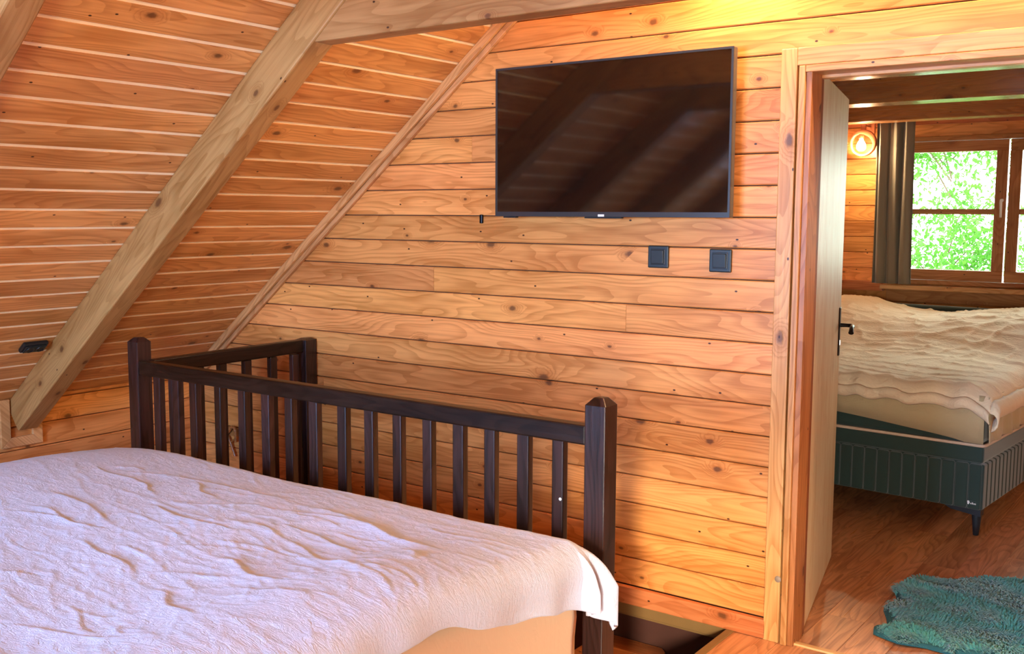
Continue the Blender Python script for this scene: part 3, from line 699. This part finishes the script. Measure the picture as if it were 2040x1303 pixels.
# ================================================================ RUG
out = [(-1.024,.25),(-1.035,.29),(-1.000,.345),(-1.03,.43),(-1.06,.50),(-1.045,.62),(-1.075,.72),(-1.06,.86),(-1.03,.915),(-.96,.935),(-.86,1.02),(-.76,1.10),(-.68,1.13),(-.56,1.12),(-.44,1.05),(-.36,.90),(-.33,.7),(-.35,.5),(-.42,.33),(-.54,.26),(-.64,.27),(-.74,.225),(-.84,.235),(-.93,.215)]
def inpoly(x, y, P):
    c = False; n = len(P)
    for i in range(n):
        x1, y1 = P[i]; x2, y2 = P[i-1]
        if (y1 > y) != (y2 > y) and x < (x2-x1)*(y-y1)/(y2-y1)+x1: c = not c
    return c
def edist(x, y, P):
    d = 9
    for i in range(len(P)):
        x1, y1 = P[i-1]; x2, y2 = P[i]; dx, dy = x2-x1, y2-y1; t = max(0, min(1, ((x-x1)*dx+(y-y1)*dy)/(dx*dx+dy*dy))); d = min(d, math.hypot(x-x1-t*dx, y-y1-t*dy))
    return d
cx, cy = -.70, .66
rug = thing('rug', 'fluffy teal sheepskin-shaped rug on the floor inside the doorway', 'rug', T(cx, cy, 0))
def hgt(x, y): return .030 + .016*noise.noise(Vector((x*7, y*7, 0))) + .008*noise.noise(Vector((x*20, y*20, 4)))
g = G(); n = len(out)
rings = [(1.0, .003), (.995, .016), (.97, 1)] + [(.97*(1-i/9), 1) for i in range(1, 9)]
sub = []
for i in range(n):
    a, b = out[i-1], out[i]
    for k in range(5): t = k/5; sub.append((a[0]+(b[0]-a[0])*t, a[1]+(b[1]-a[1])*t))
m = len(sub); vs = []
for (s, hz) in rings:
    for (x, y) in sub:
        X_, Y_ = cx+(x-cx)*s, cy+(y-cy)*s; vs.append((X_, Y_, hz if hz < 1 else hgt(X_, Y_)*.7))
vs.append((cx, cy, hgt(cx, cy)*.7))
fs = [(r*m+i, r*m+(i+1) % m, (r+1)*m+(i+1) % m, (r+1)*m+i) for r in range(len(rings)-1) for i in range(m)] + [((len(rings)-1)*m+i, (len(rings)-1)*m+(i+1) % m, len(vs)-1) for i in range(m)]
g.add(vs, fs, True); obj('backing', g, M_teal2, rug)
g = G(); cnt = 0
while cnt < 34000:
    x = random.uniform(-1.09, -.32); y = random.uniform(.2, 1.15)
    if not inpoly(x, y, out): continue
    if x > -.45 and random.random() < .7: continue
    cnt += 1
    a = 2.2*noise.noise(Vector((x*5, y*5, 9)))*PI + random.uniform(-.7, .7); L = random.uniform(.018, .036); w = random.uniform(.0016, .003)
    z = hgt(x, y)*.62; dx, dy = math.cos(a), math.sin(a); nx_, ny_ = -dy*w, dx*w; up = random.uniform(.3, .8)*L
    if edist(x, y, out) < .02: z *= .5
    g.add([(x-nx_, y-ny_, z), (x+nx_, y+ny_, z), (x+dx*L*.6+nx_, y+dy*L*.6+ny_, z+up*.8), (x+dx*L*.6-nx_, y+dy*L*.6-ny_, z+up*.8), (x+dx*L, y+dy*L, z+up*.55)], [(0, 1, 2, 3), (3, 2, 4)], True)
pile = obj('pile', g, M_teal, rug); pile['kind'] = 'stuff'

# ================================================================ NEAR BED
XF, YF = -1.475, -1.13      # foot end, far side of the flat top
bed = thing('bed', 'near double bed with tan covered base in the lower left foreground', 'bed', T(-2.47, -1.9, 0))
obj('base', G().box((-3.47, -2.72, .10), (-1.462, -1.075, .36)), M_sheet, bed, ID, .012, 3)
obj('mattress', G().box((-3.47, -2.72, .36), (-1.464, -1.077, .575)), M_sheet, bed, ID, .025, 3)
for x in (-3.4, -1.55):
    for y in (-2.64, -1.15): obj('leg', G().lathe([(.026, 0), (.03, .10)], T(x, y, 0), 14), M_steel, bed)
# loose folds of the base cover
g = G(); vs = []; nn = 60
for i in range(nn+1):
    t = i/nn; y = -1.077-1.64*t
    for j in range(9):
        w = j/8; z = .57-.46*w
        c1 = gauss(z, .30 - .16*t*1.2 + .10, .035); fx = .006*c1 + .004*gauss(z, .47-.5*t, .03) + .002*noise.noise(Vector((y*4, z*6, 0)))
        vs.append((-1.4585+fx, y, z))
g.add(vs, [(i*9+j, i*9+j+1, (i+1)*9+j+1, (i+1)*9+j) for i in range(nn) for j in range(8)], True)
cv = obj('base_cover', g, M_sheet, bed); s_ = cv.modifiers.new('solid', 'SOLIDIFY'); s_.thickness = .003

creases = [((-2.05,-1.60),(-1.62,-1.73),.014,.007),((-2.15,-1.52),(-1.72,-1.56),.013,.007),((-2.20,-1.33),(-1.60,-1.46),.026,.009),((-2.35,-1.44),(-1.85,-1.36),.010,.012),((-2.05,-1.80),(-1.74,-1.88),.016,.010),((-2.62,-1.62),(-2.15,-1.66),.012,.010),((-1.70,-1.50),(-1.58,-1.60),.016,.012),((-2.5,-1.9),(-2.1,-2.0),.012,.012),((-2.9,-1.35),(-2.3,-1.30),.009,.012),((-2.0,-2.02),(-1.75,-2.12),.012,.012),((-3.0,-1.7),(-2.5,-1.78),.010,.012)]
random.seed(41)
for _ in range(34):
    px_, py_ = random.uniform(-3.2, -1.6), random.uniform(-2.5, -1.22); an_ = random.gauss(-.10, .28); ln_ = random.uniform(.12, .46)
    creases.append(((px_, py_), (px_+ln_*math.cos(an_), py_+ln_*math.sin(an_)), random.uniform(.004, .010), random.uniform(.004, .007)))
R0 = .090
def ztop(x, y):
    z = .617 + .030*(1-math.exp(-max(0, YF-y)/.35)) + .040*math.exp(-((x-XF+.12)/.20)**2)*min(1, max(0, (YF-.05-y))/.5)
    z += .020*noise.noise(Vector((x*1.7, y*1.7, 7)))
    if x < -3.05: z -= .10*(-3.05-x)**2
    return z
def wrk(x, y):
    c, s = math.cos(.22), math.sin(.22); a, b = x*c-y*s, x*s+y*c
    den = .45+.9*gauss(x, -2.05, .75)*gauss(y, -1.75, .6)
    w = .0042*ridge(a*2.3, b*9, 1, 3.4) + .0034*ridge(a*5+b*2, b*17-a*2, 4, 3.2) + .0030*ridge(a*9+b*4, b*26+a*6, 8, 3.0) + .0016*ridge(a*22, b*40-a*9, 12, 2.6)
    w *= den*.42
    for (p, q_, h, r) in creases:
        if x < p[0]-.06 or x > q_[0]+.06 or abs(y-p[1]) > .35: continue
        dx, dy = q_[0]-p[0], q_[1]-p[1]; L2 = dx*dx+dy*dy; t = ((x-p[0])*dx+(y-p[1])*dy)/L2
        if -.15 < t < 1.15:
            d = ((x-p[0])*dy-(y-p[1])*dx)/math.sqrt(L2) + .012*math.sin(t*7+p[0]*9); e = max(0, 1-abs(2*t-1)**2.5) if 0 < t < 1 else 0
            if d > 0: w += .5*h*e*math.exp(-d/(r*4))
            else: w += .5*h*e*math.exp(-(d/(r*.6))**2)
    return w
HF, HS = .232, .20
def fdv(u, v):
    # cloth coordinates: s beyond the foot end, t beyond the far side
    s = -2.06 + (2.06+HF)*u; t = -1.66 + (1.66+HS)*v
    x0, y0 = min(0, s), min(0, t); bx_, by_ = XF+x0, YF+y0
    so, to = max(0, s), max(0, t); L = math.hypot(so, to)
    z = ztop(bx_, by_) + wrk(XF+s, YF+t)*(1 if L < .03 else max(.3, 1-(L-.03)*6))
    if L <= 0: return (bx_, by_, z)
    # hem is uneven: shorter towards the camera
    k = 1.0
    if so > 0 and to <= 0:
        k = 1.0 - .36*min(1, -y0/.6) + .03*math.sin(y0*13)+.012*math.sin(y0*37)
    L *= k
    r = R0
    if L < r*PI/2: oh = r*math.sin(L/r); dp = r*(1-math.cos(L/r))
    else: oh = r; dp = r + (L-r*PI/2)
    cs_, sn_ = so/(math.hypot(so, to)), to/(math.hypot(so, to)); cw = 4*(cs_*sn_)**2
    fold = .0
    if L > .06:
        q_ = min(1, (L-.06)/.12)
        if to <= 0: fold = .008*q_*math.sin(y0*26 + 3*noise.noise(Vector((y0*2.5, 3, 0)))) - .012*q_
        elif so <= 0: fold = .012*q_*math.sin(x0*24)
        else:
            an = math.atan2(to, so); fold = q_*(.026*math.sin(an*10+.6)+.012*math.sin(an*23)) + .05*cw*q_
    oh2 = oh + fold
    lift = .04*cw*min(1, L/.2)
    return (bx_ + cs_*oh2, by_ + sn_*oh2, z - dp + lift*0)
dv = sheetmesh(fdv, 420, 340)
dn = obj('duvet', dv, M_duvet, None); s_ = dn.modifiers.new('solid', 'SOLIDIFY'); s_.thickness = .012; s_.offset = -1
tag(dn, 'wrinkled pale lavender white duvet spread over the near foreground bed', 'duvet')

# ================================================================ GARDEN
struct(obj('ground_garden', G().box((-30, 4.5, -3.1), (30, 40, -3.0)), M_ground))
def tree(x, y, seed, nl, r, label, zc=1.6):
    random.seed(seed); t = thing('tree', label, 'tree', T(x, y, -3), 'trees outside the far window')
    g = G(); g.tube([(x, y, -3), (x+.05, y, -1), (x-.1, y+.05, .0), (x-.2, y, .9)], [.12, .08, .03, .008], 10); obj('trunk', g, M_bark, t)
    g = G()
    tips = []
    for b in range(16):
        a = random.uniform(0, 2*PI); z = random.uniform(-.3, 2.2); L = random.uniform(.5, 1)*r; p0 = Vector((x, y, z)); p1 = Vector((x+L*math.cos(a), y+.6*L*math.sin(a), z+random.uniform(.1, .8))); mid = (p0+p1)/2+Vector((0, 0, .12))
        g.tube([p0, mid, p1], [.010, .007, .003], 5); tips += [mid, p1, (mid+p1)/2]
    obj('branches', g, M_bark, t)
    g = G()
    for i in range(nl):
        c = random.choice(tips); p = c + Vector((max(-.5, min(.5, random.gauss(0, .22))), max(-.5, min(.5, random.gauss(0, .22))), max(-.5, min(.5, random.gauss(0, .22)))))
        L = random.uniform(.05, .11); w = L*random.uniform(.35, .55); M = Matrix.Rotation(random.uniform(0, 2*PI), 3, 'Z') @ Matrix.Rotation(random.uniform(-1.2, 1.2), 3, 'X') @ Matrix.Rotation(random.uniform(-1, 1), 3, 'Y')
        vs = [p + M @ Vector(v) for v in ((0, 0, 0), (w/2, L*.4, .01), (0, L, 0), (-w/2, L*.4, .01))]
        g.add(vs, [(0, 1, 2), (0, 2, 3)], True)
    f = obj('foliage', g, M_leafg, t); f['kind'] = 'stuff'
tree(-2.75, 8.6, 3, 11000, 1.1, 'leafy green tree outside, filling the far window behind the glass', 1.6)
tree(1.1, 10.2, 5, 2500, 1.2, 'leafy green tree in the garden, hidden right of the far window', 1.6)
tree(-6.9, 10.8, 9, 2500, 1.2, 'leafy green tree in the garden, hidden left of the far window', 1.6)
